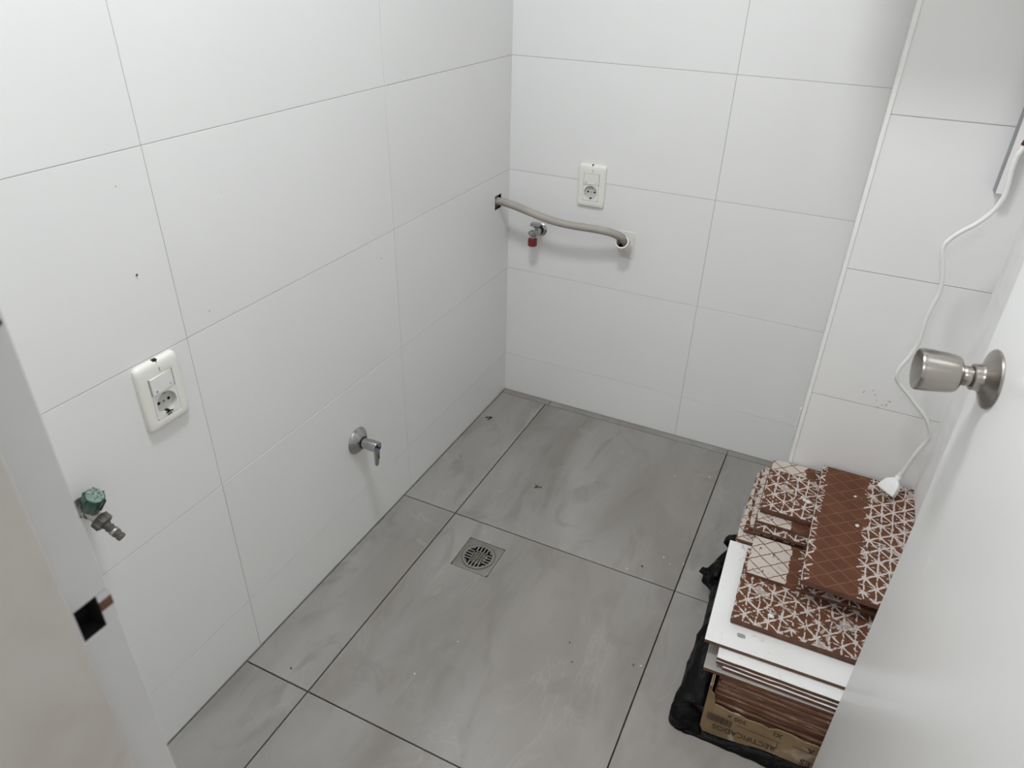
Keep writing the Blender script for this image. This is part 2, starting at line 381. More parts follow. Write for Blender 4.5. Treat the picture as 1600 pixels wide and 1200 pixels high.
for z in (.25, 1.05, 1.80):
    link('hinge', L([(.007, 0), (.007, .09)], 16, Matrix.Translation((.700, z, -.034)) @ Matrix.Rotation(-math.pi / 2, 4, 'X')), MT['steel'], door, True)
link('scratch', B(.083, .0855, .640, .662, -.0002, .0003), MT['pvc'], door)

# ------------------------------------------------------------------ combined switch and socket plates
def outlet(F, label, tilt, grime):
    t = tag(empty('wall_socket', mat=F), label, 'socket', 'switch and socket plates on the tiled walls')
    W, Hh = .079, .116; n = 96; cy = -.003; iw, ih = .0455, .0745
    lp = []
    for (ww, hh, r, z, cx, cyy) in [(W, Hh, .009, 0, 0, 0), (W, Hh, .009, .0045, 0, 0), (W - .002, Hh - .002, .009, .0065, 0, 0), (W - .006, Hh - .006, .008, .0082, 0, 0), (W - .014, Hh - .014, .007, .0094, 0, 0),
                                    (iw + .006, ih + .006, .002, .0098, 0, cy), (iw, ih, .0006, .0092, 0, cy), (iw, ih, .0006, .001, 0, cy)]:
        lp.append([(x, y, z) for x, y in ringrect(ww, hh, r, n, cx, cyy)])
    bm = bmesh.new(); loops(bm, lp, False, False); autosm(link('cover_plate', bm, MT['plate'], t), 28)
    link('back_box', B(-iw / 2, iw / 2, cy - ih / 2, cy + ih / 2, .0004, .0010), MT['hole'], t)
    # schuko module: face with a round well
    sh = .0455; sy = cy - ih / 2 + .0004 + sh / 2; hw = iw / 2 - .0005; rr = .0185; zt = .0094; zb = -.0075 + .0085
    sq = ringrect(2 * hw, sh - .0006, .0004, 64, 0, 0); ci = [(rr * math.cos(2 * math.pi * i / 64 + math.pi / 64), rr * math.sin(2 * math.pi * i / 64 + math.pi / 64)) for i in range(64)]
    zt2 = zt; bm = bmesh.new()
    loops(bm, [[(x, y, .0012) for x, y in sq], [(x, y, zt2) for x, y in sq], [(x, y, zt2) for x, y in ci]])
    mo = link('socket_face', bm, MT['module'], t); mo.location = (0, sy, 0)
    bm = bmesh.new(); loops(bm, [[(x, y, zt2) for x, y in ci], [(x * .93, y * .93, .0016) for x, y in ci]], False, False)
    bm.faces.new([bm.verts.new((x * .93, y * .93, .0016)) for x, y in ci])
    autosm(link('socket_well', bm, MT['cavity'], mo), 50)
    for px in (-.0095, .0095): link('pin_hole', L([(.0026, .0017), (.0026, .0022)], 14, Matrix.Translation((px, 0, 0))), MT['hole'], mo)
    link('centre_screw', L([(.0017, .0017), (.0017, .0026)], 12), MT['dull'], mo)
    for s in (-1, 1): link('earth_clip', B(-.0022, .0022, min(s * .0150, s * .0172), max(s * .0150, s * .0172), .0016, .0085), MT['dull'] if s > 0 else MT['black'], mo)
    # rocker, pressed at its right
    y0 = sy + sh / 2 + .0006; y1 = cy + ih / 2 - .0006; x0, x1 = -iw / 2 + .0012, iw / 2 - .0012
    bm = bmesh.new(); za, zc = .0135, .0098
    P = [(x0, .0015), (x0 + .0004, za - .0012), (x0 + .003, za), (x1 - .003, zc + .0002), (x1, zc - .001), (x1, .0015)]
    lo = [bm.verts.new((x, y0, z)) for x, z in P]; hi = [bm.verts.new((x, y1, z)) for x, z in P]
    bm.faces.new(lo); bm.faces.new(hi[::-1])
    for i in range(len(P)): bm.faces.new((lo[i], hi[i], hi[(i + 1) % len(P)], lo[(i + 1) % len(P)]))
    bmesh.ops.recalc_face_normals(bm, faces=bm.faces[:])
    rk = link('rocker', bm, MT['module'], t)
    zz = lambda x: za + (x - x0 - .003) / (x1 - x0 - .006) * (zc - za)
    bm = bmesh.new(); tube(bm, [(x0 + .0075 + .0011 * math.cos(a * .5236), y0 + .0042 + .0013 * math.sin(a * .5236), zz(x0 + .0075) + .0001) for a in range(13)], .00035, 6)
    link('off_mark', bm, MT['black'], rk)
    link('on_mark', B(x1 - .0095, x1 - .0065, y0 + .004, y0 + .0048, zz(x1 - .008) - .0002, zz(x1 - .008) + .0003), MT['black'], rk)
    k = 1.0 if grime else .6
    bm = bmesh.new(); box(bm, -.0042 * k, .0036 * k, Hh / 2 - .0028, Hh / 2 + .0012 * k, .0015, .0074, .0008); box(bm, -.0004, .0010, Hh / 2 - .0028 - .0045 * k, Hh / 2 - .002, .0060, .0087, .0003); link('plate_notch', bm, MT['black'], t)
    link('top_slot', B(.0010, .0022, .0385, .0455, .0094, .0101), MT['grey'], t)
    if grime:
        bm = bmesh.new(); tube(bm, [(-.006, sy - .0165, .0095), (-.003, sy - .0180, .0098), (.002, sy - .0165, .0098), (.0065, sy - .0180, .0097)], .0011, 6)
        link('burnt_residue', bm, MT['black'], t)
        bm = bmesh.new(); box(bm, -.004, -.001, sy - .0225, sy - .0205, .0092, .0098); box(bm, .000, .003, sy - .0222, sy - .0200, .0092, .0098); link('dirt_fleck', bm, MT['black'], t)
    return t
outlet(frame((0, -1.248, .678), (0, 1, 0), (0, 0, 1)), 'ivory switch and socket plate on the left wall above the green-capped valve', 0, True)
outlet(frame((.252, 0, .728), (1, 0, 0), (0, 0, 1)), 'ivory switch and socket plate on the far wall above the grey conduit', 0, False)

# ------------------------------------------------------------------ chrome stop tap on the left wall
t = tag(empty('stop_tap', mat=frame((0, -.793, .291), (0, 1, 0), (0, 0, 1))), 'chrome quarter-turn stop tap with blue dot, low on the left wall', 'tap')
autosm(link('rosette', L([(.0335, 0), (.0340, .002), (.0325, .0042), (.0290, .0075), (.0215, .0135), (.0165, .0165), (.0140, .0175)], 48), MT['chrome'], t), 30)
link('seal', L([(.0142, .016), (.0142, .0195)], 32), MT['black'], t, True)
autosm(link('valve_body', L([(.0125, .017), (.0125, .034), (.0137, .0352), (.0140, .055), (.0132, .0585), (.0100, .0602), (0, .0606)], 48), MT['chrome'], t), 30)
bm = bmesh.new(); n = 16; P = []
for k in range(14):
    s = k / 13; y = .004 - .060 * s; wd = (.0100 * (1 - s) + .0052 * s) * (1 if k < 13 else .45); th = (.0075 * (1 - s) + .0042 * s) * (1 if k < 13 else .5); z = .0555 - .005 * s
    P.append([(wd * math.cos(2 * math.pi * i / n), y, z + th * math.sin(2 * math.pi * i / n)) for i in range(n)])
loops(bm, P, True, True); bmesh.ops.recalc_face_normals(bm, faces=bm.faces[:]); lv = autosm(link('lever', bm, MT['chrome'], t), 50)
link('blue_dot', L([(.0034, .0600), (.0034, .0645), (0, .0648)], 16), MT['blue'], t)
link('lever_slot', B(-.0012, .0014, -.032, -.010, .0575, .0605, .0004), MT['grime'], lv)
link('screw_recess', B(-.0065, -.0015, .001, .007, .0605, .0622, .0006), MT['black'], t)

# ------------------------------------------------------------------ green capped hose valve
t = tag(empty('hose_valve', mat=frame((0, -1.421, .574), (0, 1, 0), (0, 0, 1))), 'old hose valve with dark green hand knob on the left wall beside the jamb', 'valve')
autosm(link('wall_flange', L([(.0165, 0), (.0165, .002), (.0135, .0035), (.0125, .0035), (.0125, .0042)], 32), MT['grime'], t), 30)
bd = Vector((.10, -.60, .80)).normalized(); p0 = Vector((0, .001, .019))
bm = L([(.0095, .001), (.0095, .016), (.011, .0165), (.011, .021), (0, .022)], 24); lathe(bm, [(.0088, -.004), (.0090, .018)], 24, along(p0, bd)); autosm(link('valve_body', bm, MT['dull'], t), 30)
nut = p0 + bd * .016
bm = L([(.0118, 0), (.0128, .0012), (.0128, .0125), (.0118, .0138)], 8, along(nut, bd, .3)); link('coupling_nut', bm, MT['grime'], t)
bm = bmesh.new()
for k in range(8): 
    a = math.pi / 4 * k + .3; lathe(bm, [(.0018, .001), (.0018, .0125)], 6, along(nut, bd) @ Matrix.Translation((.0124 * math.cos(a), .0124 * math.sin(a), 0)))
link('grip_rib', bm, MT['grime'], t)
barb = [(.0062, .0125)]
for k in range(4): z = .0145 + k * .0062; barb += [(.0074, z), (.0056, z + .0052), (.0056, z + .0056)]
barb += [(.0068, .0395), (.0062, .0445), (.0042, .0448), (.0042, .036)]
autosm(link('hose_barb', L(barb, 24, along(nut, bd), cap=False), MT['grime'], t), 25)
link('tape_ring', L([(.0071, .0270), (.0073, .0325)], 24, along(nut, bd)), MT['dull'], t, True)
kd = Vector((.085, .842, .533)).normalized(); kp = p0 + kd * .003
link('stem', L([(.0060, -.004), (.0060, .012)], 16, along(kp, kd)), MT['dull'], t, True)
bm = bmesh.new(); n = 72; P = []
for z, s in ((.006, .86), (.008, .97), (.033, 1.04), (.0365, 1.02), (.0380, .90)):
    P.append([tuple(along(kp, kd) @ Vector((s * (.0132 + .0024 * max(0, math.cos(6 * a)) ** 6) * math.cos(a), s * (.0132 + .0024 * max(0, math.cos(6 * a)) ** 6) * math.sin(a), z))) for a in [2 * math.pi * i / n for i in range(n)]])
loops(bm, P, True, True); autosm(link('hand_knob', bm, MT['green'], t), 40)
autosm(link('knob_cap', L([(.0118, .0380), (.0118, .0387), (.0102, .0396), (.0088, .0393), (0, .0399)], 32, along(kp, kd)), MT['clear'], t), 40)

# ------------------------------------------------------------------ conduit, sleeve and red-capped valve on the far wall
pts = [(-.02, -.072, .664), (0.015, -0.075, 0.666), (0.0467, -0.078, 0.6636), (0.0867, -0.078, 0.6553), (0.1354, -0.076, 0.6434), (0.1833, -0.074, 0.6353), (0.2296, -0.07, 0.6319), (0.275, -0.066, 0.6313), (0.3193, -0.06, 0.629), (0.345, -0.053, 0.6232), (0.3648, -0.043, 0.6118), (0.3748, -0.028, 0.5923)]
sp = spline(pts, 28)
bm = bmesh.new(); tube(bm, sp, lambda i: .0104 + .0007 * math.cos(i * math.pi), 16)
tag(link('flexible_conduit', bm, MT['conduit'], None, True), 'grey corrugated conduit sagging from the left wall hole to the pipe sleeve', 'conduit')
t = tag(empty('pipe_sleeve', (.366, 0, .583)), 'short ivory plastic pipe sleeve set in a mortar patch on the far wall', 'pipe')
ax = Vector((.03, -.78, .62)).normalized()
bm = L([(.0190, -.018), (.0180, .050), (.0190, .052), (.0190, .058), (.0183, .0595), (.0152, .0595), (.0148, .02)], 40, along((0, -.004, -.016), ax), cap=False)
autosm(link('sleeve', bm, MT['pvc'], t), 40)
link('sleeve_bore', L([(.0150, .022), (.0150, .0225)], 32, along((0, -.004, -.016), ax)), MT['hole'], t)
bm = bmesh.new(); random.seed(3); P = ringrect(.048, .078, .003, 40, .001, -.004)
loops(bm, [[(x + random.uniform(-.0012, .0012), .0, y + random.uniform(-.0012, .0012)) for x, y in P], [(x * .96, -.0022, y * .96) for x, y in P]], False, True); bmesh.ops.recalc_face_normals(bm, faces=bm.faces[:])
link('mortar_patch', bm, MT['mortar'], t)
bm = bmesh.new(); box(bm, .006, .011, -.0032, -.002, -.037, -.034, .0005); box(bm, .002, .0055, -.0030, -.002, -.040, -.0385, .0004); link('dirt_chip', bm, MT['black'], t)

t = tag(empty('angle_valve', mat=frame((.106, 0, .579), (1, 0, 0), (0, 0, 1))), 'small chrome angle valve with a dark red cap, under the conduit', 'valve')
autosm(link('wall_flange', L([(.0185, 0), (.0190, .0016), (.0165, .004), (.0110, .0062), (.0098, .0062)], 36), MT['chrome'], t), 30)
link('gasket', L([(.0115, .006), (.0115, .009)], 28), MT['black'], t, True)
bm = L([(.0088, .006), (.0088, .034), (.0100, .035), (.0100, .041), (0, .0425)], 28); autosm(link('valve_body', bm, MT['chrome'], t), 30)
kb = Vector((-.25, .55, .75)).normalized()
bm = L([(.0058, 0), (.0058, .012), (.0070, .0122), (.0092, .0128)], 20, along((-.001, .004, .030), (0, 1, .1))); autosm(link('handle_stem', bm, MT['chrome'], t), 30)
bm = bmesh.new(); box(bm, -.0190, .0075, .017, .0265, .021, .0385, .002, 2); autosm(link('handle', bm, MT['chrome'], t), 40)
bm = L([(.0085, 0), (.0090, .002), (.0062, .006), (.0062, .014)], 24, along((-.006, -.002, .041), (-.1, -1, .1))); lathe(bm, [(.0001, 0), (.0078, .001), (.0082, .005), (.0078, .012), (.001, .013)], 20, along((-.010, .000, .036), (-.4, -.2, .9))); autosm(link('outlet_union', bm, MT['chrome'], t), 30)
autosm(link('blanking_cap', L([(.0075, 0), (.0098, .0004), (.0128, .0012), (.0134, .0030), (.0134, .0200), (.0125, .0215), (0, .0217)], 40, along((-.008, -.0165, .041), (0, -1, 0))), MT['red'], t), 30)

# ------------------------------------------------------------------ floor drain
t = tag(empty('floor_drain', (.290, -.7365, 0)), 'square metal floor drain with round slotted grate', 'drain')
hw, hh = .0480, .0500
sq = ringrect(2 * hw, 2 * hh, .0005, 64); ci = lambda r: [(r * math.cos(2 * math.pi * i / 64 + math.pi / 64), r * math.sin(2 * math.pi * i / 64 + math.pi / 64)) for i in range(64)]
bm = bmesh.new(); loops(bm, [[(x, y, -.010) for x, y in sq], [(x, y, -.0006) for x, y in sq], [(x * .97, y * .97, -.0002) for x, y in sq], [(x, y, -.0004) for x, y in ci(.0430)], [(x, y, -.0014) for x, y in ci(.0424)], [(x, y, -.0014) for x, y in ci(.0412)], [(x, y, -.011) for x, y in ci(.0405)]])
autosm(link('drain_frame', bm, MT['drain'], t), 30)
bm = bmesh.new(); loops(bm, [[(x, y, -.006) for x, y in ci(.0405)], [(x, y, -.0002) for x, y in ci(.0405)], [(x, y, -.0002) for x, y in ci(.0340)], [(x, y, -.006) for x, y in ci(.0340)]])
gr = link('grate', bm, MT['drain'], t)
RR = .0345; pit = .0088
for k in range(8):
    d = (k - 3.5) * pit; h = math.sqrt(RR * RR - d * d); inn = max(abs(d) * .98, .016) if abs(d) < .024 else abs(d) * .9
    for sg in (-1, 1):
        if h - inn < .002: continue
        a, b = sorted((sg * inn, sg * h))
        link('grate_bar', B(d - .0019, d + .0019, a, b, -.0050, -.0006), MT['drain'], gr); link('grate_bar', B(a, b, d - .0019, d + .0019, -.0050, -.0006), MT['drain'], gr)
for k in range(6):
    d = (k - 2.5) * .0068; h = math.sqrt(.0205 ** 2 - d * d)
    link('grate_bar', B(d - .0019, d + .0019, -h, h, -.0060, -.0018), MT['grime2'], gr); link('grate_bar', B(-h, h, d - .0019, d + .0019, -.0060, -.0019), MT['grime2'], gr)
link('drain_pit', B(-hw, hw, -hh, hh, -.0113, -.0106), MT['hole'], t)

# ------------------------------------------------------------------ the heap of spare tiles, box and bin liner
def tile_slab(name, fl_, wd, dp, ang, zt, th, mat, label, cat='tile', group=None, mats=None, chip=0):
    bm = bmesh.new(); random.seed(int(wd * 9999) + int(zt * 9999))
    b = .0008; n = 18; P = []
    for (a, b_, k) in (((0, 0), (wd, 0), n), ((wd, 0), (wd, dp), n), ((wd, dp), (0, dp), n), ((0, dp), (0, 0), n)):
        for i in range(k):
            s = i / k; P.append([a[0] + (b_[0] - a[0]) * s, a[1] + (b_[1] - a[1]) * s])
    if chip:
        for p in P: p[0] += random.uniform(-chip, chip); p[1] += random.uniform(-chip, chip)
    cx, cy = wd / 2, dp / 2
    sh = lambda p, r: (cx + (p[0] - cx) * (1 - r / cx), cy + (p[1] - cy) * (1 - r / cy))
    loops(bm, [[(*sh(p, .0006), -th) for p in P], [(*p, -th + .0008) for p in P], [(*p, -.0010) for p in P], [(*sh(p, .0010), 0) for p in P]], True, True)
    for f in bm.faces: f.material_index = 0 if (f.normal.z > .9) else 1
    bm.normal_update()
    for f in bm.faces: f.material_index = 0 if f.normal.z > .5 else 1
    me = bpy.data.meshes.new(name); bm.to_mesh(me); bm.free(); me.materials.append(mat); me.materials.append(mats or MT['body'])
    o = bpy.data.objects.new(name, me); COL.objects.link(o); o.location = (fl_[0], fl_[1], zt); o.rotation_euler = (0, 0, math.radians(ang))
    tag(o, label, cat, group); return o
th = .0090
mbA = m_brown('clay_back_starred', .100, .30, edge=.013, thr=.24)
mbB = m_brown('clay_back_starred_all', .0, .30, thr=.36)
mbC = m_brown('clay_back_skinned', .10, .22, .0, .078)
mbD = m_brown('clay_back_patchy', .004, .30, base=(.115, .052, .032))
mbE = m_brown('clay_back_strip', .5, .6, .0, .072)
G1 = 'brown-backed tiles heaped in front of the column'
# tiles standing in the torn box
random.seed(11)
for k in range(15):
    y = -.945 + max(0, k - 5) * .0023 + (k * 37 % 5) * .0007
    tile_slab('floor_tile', (.893 + (k * 17 % 7) * .0012 + (.004 if k > 11 else 0), y), .284, .52, .1 * ((k * 5) % 5 - 2), .0135 + k * .00885 + .0, .0080, MT['edge'],
              'brown clay tile edge-on in the torn cardboard box', 'tile', 'tile edges in the torn cardboard box', MT['edge'], .0008)
tile_slab('wall_tile', (.866, -.924), .30, .50, 1.7, .147, th, MT['greyt'], 'pale grey tile whose dusty corner sticks out just above the boxed brown tiles', group='white and grey tiles across the box')
tile_slab('wall_tile', (.898, -.9165), .27, .50, .6, .1563, th, MT['white'], 'lowest of the three narrow white tile edges, set back from the left corner', group='white and grey tiles across the box')
tile_slab('wall_tile', (.8845, -.9155), .285, .50, 1.0, .1656, th, MT['white'], 'white tile with a chipped front edge, middle of the three narrow edges', group='white and grey tiles across the box', chip=.0008)
tile_slab('wall_tile', (.884, -.9150), .285, .50, 1.3, .1750, th, MT['white'], 'white tile directly beneath the large exposed white tile', group='white and grey tiles across the box', chip=.0006)
wt = tile_slab('wall_tile', (.855, -.893), .305, .290, 2.0, .1850, th, MT['white'], 'large white tile with a chipped spot, glazed side up on the box', group='white and grey tiles across the box')
bm = bmesh.new(); random.seed(8); V = [bm.verts.new(((.0095 + random.uniform(-.003, .002)) * math.cos(i * .628), (.0065 + random.uniform(-.002, .002)) * math.sin(i * .628), .0004)) for i in range(10)]; bm.faces.new(V)
link('glaze_chip', bm, MT['gdust'], wt, loc=(.062, .035, 0))
tile_slab('clay_tile', (.890, -.833), .285, .20, .9, .1940, th, mbD, 'under one of the pair of brown tiles nearest the box front', group=G1)
l1 = tile_slab('clay_tile', (.889, -.8365), .280, .205, 1.3, .2032, th, mbB, 'brown tile covered in white stars, nearest the exposed white tile', group=G1)
tile_slab('clay_tile', (.861, -.592), .30, .252, .8, .1846, th, mbD, 'lowest left tile of the rear brown pile, reaching over the bin liner', group=G1)
tile_slab('clay_tile', (.855, -.601), .29, .258, -1.0, .1945, th, mbE, 'whitish second lowest tile at the left of the rear brown pile', group=G1)
tile_slab('clay_tile', (.866, -.578), .29, .236, .3, .2040, th, mbB, 'starred middle tile at the left of the rear brown pile', group=G1)
tile_slab('clay_tile', (.874, -.574), .29, .234, .8, .2135, th, mbE, 'whitish tile second from top at the left of the rear brown pile', group=G1)
tile_slab('clay_tile', (.892, -.713), .280, .118, .6, .2125, th, mbC, 'brown tile with a whitish lattice skin, in front of the rear pile', group=G1)
tile_slab('clay_tile', (.884, -.588), .285, .21, .5, .2230, th, mbD, 'narrow brown strip of tile just behind the whitish lattice tile', group=G1)
tile_slab('clay_tile', (.885, -.568), .285, .20, .3, .2325, th, mbE, 'white-skinned strip of tile under the starred rear tile', group=G1)
tile_slab('clay_tile', (.888, -.540), .288, .204, .2, .2415, th, mbC, 'brown tile with a whitish back strip touching the column', group=G1)
tile_slab('clay_tile', (.886, -.544), .290, .152, .6, .2505, th, mbB, 'rear tile densely starred with white mortar, left of the top tile', group=G1)
tile_slab('clay_tile', (.992, -.740), .196, .400, -.35, .2635, .0128, mbA, 'topmost brown tile with lattice back, under the white plug', group=G1)
# mortar crumbs on the tiles
random.seed(21)
crumb_pts = [(.935, -.845, .185), (.95, -.849, .185), (.98, -.48, .2505), (.965, -.47, .2505), (.972, -.478, .2505), (.958, -.80, .2032), (1.07, -.43, .2635), (1.08, -.53, .2635)]
for i, (x, y, z) in enumerate(crumb_pts):
    bm = bmesh.new(); bmesh.ops.create_icosphere(bm, subdivisions=1, radius=.0032 + .0012 * (i % 3))
    for v in bm.verts: v.co = Vector((v.co.x * random.uniform(.7, 1.5), v.co.y * random.uniform(.6, 1.2), v.co.z * .5))
    tag(link('mortar_crumb', bm, MT['dust'], None, False, (x, y, z + .0015)), 'tiny crumb of white mortar lying on the tile heap', 'crumb', 'mortar crumbs on the tile heap')
# paper scrap / label on the white tile edge
bx = tag(empty('cardboard_box', (.886, -.951, 0)), 'torn brown cardboard box with upside-down lettering under the tile heap', 'box')
top = [(0, .137), (.004, .126), (.012, .118), (.016, .094), (.03, .0925), (.046, .0905), (.06, .094), (.075, .0895), (.103, .0905), (.115, .086), (.13, .093), (.156, .094), (.175, .090), (.196, .094), (.22, .089), (.25, .094), (.285, .091), (.298, .094)]
bot = lambda x: .0025 if x < .03 else .0025 + min(.022, (x - .03) * .28)
bm = bmesh.new(); a = []; b = []
xs = [p[0] for p in top]
fr = []; 
for s in (0, .0028):
    fr.append([[bm.verts.new((x, -s + (.0016 * math.sin(x * 60)) * (.3 if s else .3), bot(x))) for x in xs], [bm.verts.new((x, -s + .0012 * math.sin(x * 50 + 1), z)) for x, z in top]])
for i in range(len(xs) - 1):
    for s in (0, 1):
        q = (fr[s][0][i], fr[s][0][i + 1], fr[s][1][i + 1], fr[s][1][i]); bm.faces.new(q if s else q[::-1])
    bm.faces.new((fr[0][1][i], fr[0][1][i + 1], fr[1][1][i + 1], fr[1][1][i])); bm.faces.new((fr[0][0][i + 1], fr[0][0][i], fr[1][0][i], fr[1][0][i + 1]))
for i in (0, -1): bm.faces.new((fr[0][0][i], fr[0][1][i], fr[1][1][i], fr[1][0][i]))
bmesh.ops.recalc_face_normals(bm, faces=bm.faces[:]); fp = link('front_panel', bm, MT['card'], bx)
link('side_panel', B(-.0005, .0024, .001, .53, .002, .1365, .0005), MT['card'], bx)
link('corner_flap', B(.003, .0052, .0005, .06, .09, .1368, .0005), MT['card'], bx)
link('bottom_panel', B(.0024, .298, .001, .53, .0012, .0045), MT['card'], bx)
def text(s, x, z, size, name='lettering', bold=0, rot=0, sx=1):
    cu = bpy.data.curves.new(name, 'FONT'); cu.body = s; cu.size = size; cu.extrude = .0001; cu.offset = bold; cu.resolution_u = 2; cu.align_x = 'CENTER'; cu.align_y = 'CENTER'
    cu.materials.append(MT['ink']); o = bpy.data.objects.new(name, cu); COL.objects.link(o); bpy.context.view_layer.update()
    me = bpy.data.meshes.new_from_object(o.evaluated_get(bpy.context.evaluated_depsgraph_get())); bpy.data.objects.remove(o); o = bpy.data.objects.new(name, me); COL.objects.link(o); o.parent = fp
    o.location = (x, -.0046, z); o.rotation_euler = (math.radians(90), math.radians(180) + rot, 0); o.scale = (sx, 1, 1); return o
text('RECTIFICADOS', .078, .040, .0195, rot=-.05, sx=.86)
text('300 x', .060, .080, .0155, rot=-.03)
text('EL GRES', .215, .038, .0225, rot=.03, sx=.9)
text('A', .190, .077, .018); text('XI', .132, .083, .017); text('S', .243, .060, .014)
bm = bmesh.new(); random.seed(4); x = .008
while x < .052:
    wd = random.choice((.0008, .0012, .0018)); box(bm, x, x + wd, -.0048, -.0044, .050, .070); x += wd + random.choice((.0008, .0012, .0016))
o = link('barcode', bm, MT['ink'], fp)
bm = bmesh.new(); box(bm, .062, .140, -.0048, -.0044, .0640, .0646); box(bm, .160, .215, -.0048, -.0044, .0705, .0710); box(bm, .135, .1362, -.0048, -.0044, .045, .062); box(bm, .128, .136, -.0048, -.0044, .045, .0462)
link('printed_rule', bm, MT['ink'], fp)

# bin liner: crumpled film bulging from under the box on its left and front
st = [(.872, -.495, .09), (.846, -.50, .10), (.832, -.525, .11), (.806, -.557, .075), (.805, -.568, .06), (.828, -.585, .085), (.835, -.63, .12), (.838, -.70, .135), (.838, -.76, .14), (.834, -.82, .13), (.833, -.88, .11), (.828, -.93, .075), (.829, -.953, .055), (.845, -.968, .045), (.868, -.966, .030), (.890, -.967, .012)]
S = spline([(x, y, h) for x, y, h in st], 6); bm = bmesh.new(); rows = []; NV = 22
for i, p in enumerate(S):
    xi, yi = (.8845, min(-.495, p.y)) if p.y > -.945 and i < len(S) - 14 else (min(.8845, max(.86, p.x + .03)), -.944)
    row = []
    for k in range(NV + 1):
        s = k / NV; a = s * math.pi * .5
        # from the box side (top) out and down to the floor, then tucked back
        x = xi + (p.x - xi) * (math.sin(min(1, s * 1.25) * math.pi / 2)) ** .8; y = yi + (p.y - yi) * (math.sin(min(1, s * 1.25) * math.pi / 2)) ** .8
        z = p.z * (math.cos(min(1, s * 1.12) * math.pi / 2)) ** .75
        q = Vector((x, y, z)); nv = noise.noise_vector(q * 28) * .007 + noise.noise_vector(q * 75) * .0035
        amp = math.sin(math.pi * min(1, s * 1.02)) ** .5 if s < .98 else 0
        q += Vector((nv.x, nv.y, nv.z)) * amp; q.z = max(q.z, .0008); q.x = min(q.x, .8848) if q.y > -.95 else q.x
        row.append(bm.verts.new(q))
    rows.append(row)
for r0, r1 in zip(rows, rows[1:]):
    for k in range(NV): bm.faces.new((r0[k], r0[k + 1], r1[k + 1], r1[k]))
# knotted lug
for c, rad in (((.822, -.563, .030), (.026, .013, .013)), ((.848, -.512, .10), (.014, .018, .02)), ((.834, -.60, .07), (.016, .03, .03))):
    b2 = bmesh.new(); bmesh.ops.create_icosphere(b2, subdivisions=4, radius=1)
    for v in b2.verts:
        q = Vector((v.co.x * rad[0], v.co.y * rad[1], v.co.z * rad[2])) + Vector(c); v.co = q + noise.noise_vector(q * 60) * .007 + noise.noise_vector(q * 140) * .003
    me = bpy.data.meshes.new('t'); b2.to_mesh(me); b2.free(); bm.from_mesh(me); bpy.data.meshes.remove(me)
# front strip, lying beneath the front panel
P = [(.858, 0.004), (.89, .004), (.92, .005), (.95, .010), (.985, .016), (1.02, .019), (1.06, .022), (1.10, .024), (1.17, .022)]
rr = []
for i, q in enumerate(spline([(x, 0, h) for x, h in P], 6)):
    row = []
    for k in range(9):
        s = k / 8; y = -.950 - .014 * math.sin(s * math.pi / 2) - (.004 * noise.noise(Vector((q.x * 40, 0, s * 3)))); z = (q.z + .003) * math.cos(s * math.pi / 2) + .001
        row.append(bm.verts.new((q.x, y - .0035, max(z, .0008))))
    rr.append(row)
for r0, r1 in zip(rr, rr[1:]):
    for k in range(8): bm.faces.new((r0[k], r0[k + 1], r1[k + 1], r1[k]))
bl = tag(link('bin_liner', bm, MT['bag'], None, True), 'crumpled black bin liner bulging from under the cardboard box', 'bin bag')
so = bl.modifiers.new('film', 'SOLIDIFY'); so.thickness = .0008; so.offset = 0

# ------------------------------------------------------------------ power cord with flat plug, cable duct
cp = [(1.141, -.385, .309), (1.148, -.384, .335), (1.157, -.389, .388), (1.167, -.394, .430), (1.162, -.398, .456), (1.144, -.403, .486), (1.116, -.407, .514), (1.098, -.411, .533), (1.077, -.416, .554), (1.069, -.42, .570), (1.070, -.42, .590), (1.081, -.42, .622), (1.086, -.42, .654),
      (1.0845, -.42, .693), (1.0865, -.42, .723), (1.090, -.42, .753), (1.087, -.42, .781), (1.079, -.42, .810), (1.071, -.42, .836), (1.075, -.42, .853), (1.090, -.42, .873), (1.107, -.42, .889), (1.123, -.42, .911), (1.131, -.42, .932), (1.133, -.42, .95), (1.131, -.42, .97), (1.129, -.42, .988), (1.129, -.42, 1.006), (1.133, -.42, 1.024), (1.15, -.41, 1.09), (1.155, -.405, 1.2), (1.12, -.42, 1.3), (1.07, -.43, 1.432)]
t = tag(empty('power_cord', (1.141, -.385, .30)), 'white power cord dangling down the column onto the topmost brown tile', 'cord')
off = Vector((1.141, -.385, .30))
bm = bmesh.new(); tube(bm, [p - off for p in spline(cp, 6)], .0041, 12); link('cable', bm, MT['cord'], t, True)
bm = bmesh.new(); tube(bm, [Vector(p) - off for p in [(1.1335, -.4198, 1.026), (1.137, -.418, 1.04), (1.144, -.414, 1.066)]], .0056, 12); o = link('tape_wrap', bm, MT['red'], t, True); o['label'] = 'red tape around the cord'
def seg_between(a, b): return Vector(b) - Vector(a)
pa = Vector((1.1405, -.386, .308)) - off; pb = Vector((1.124, -.404, .2745)) - off; pd = (pb - pa); plen = pd.length
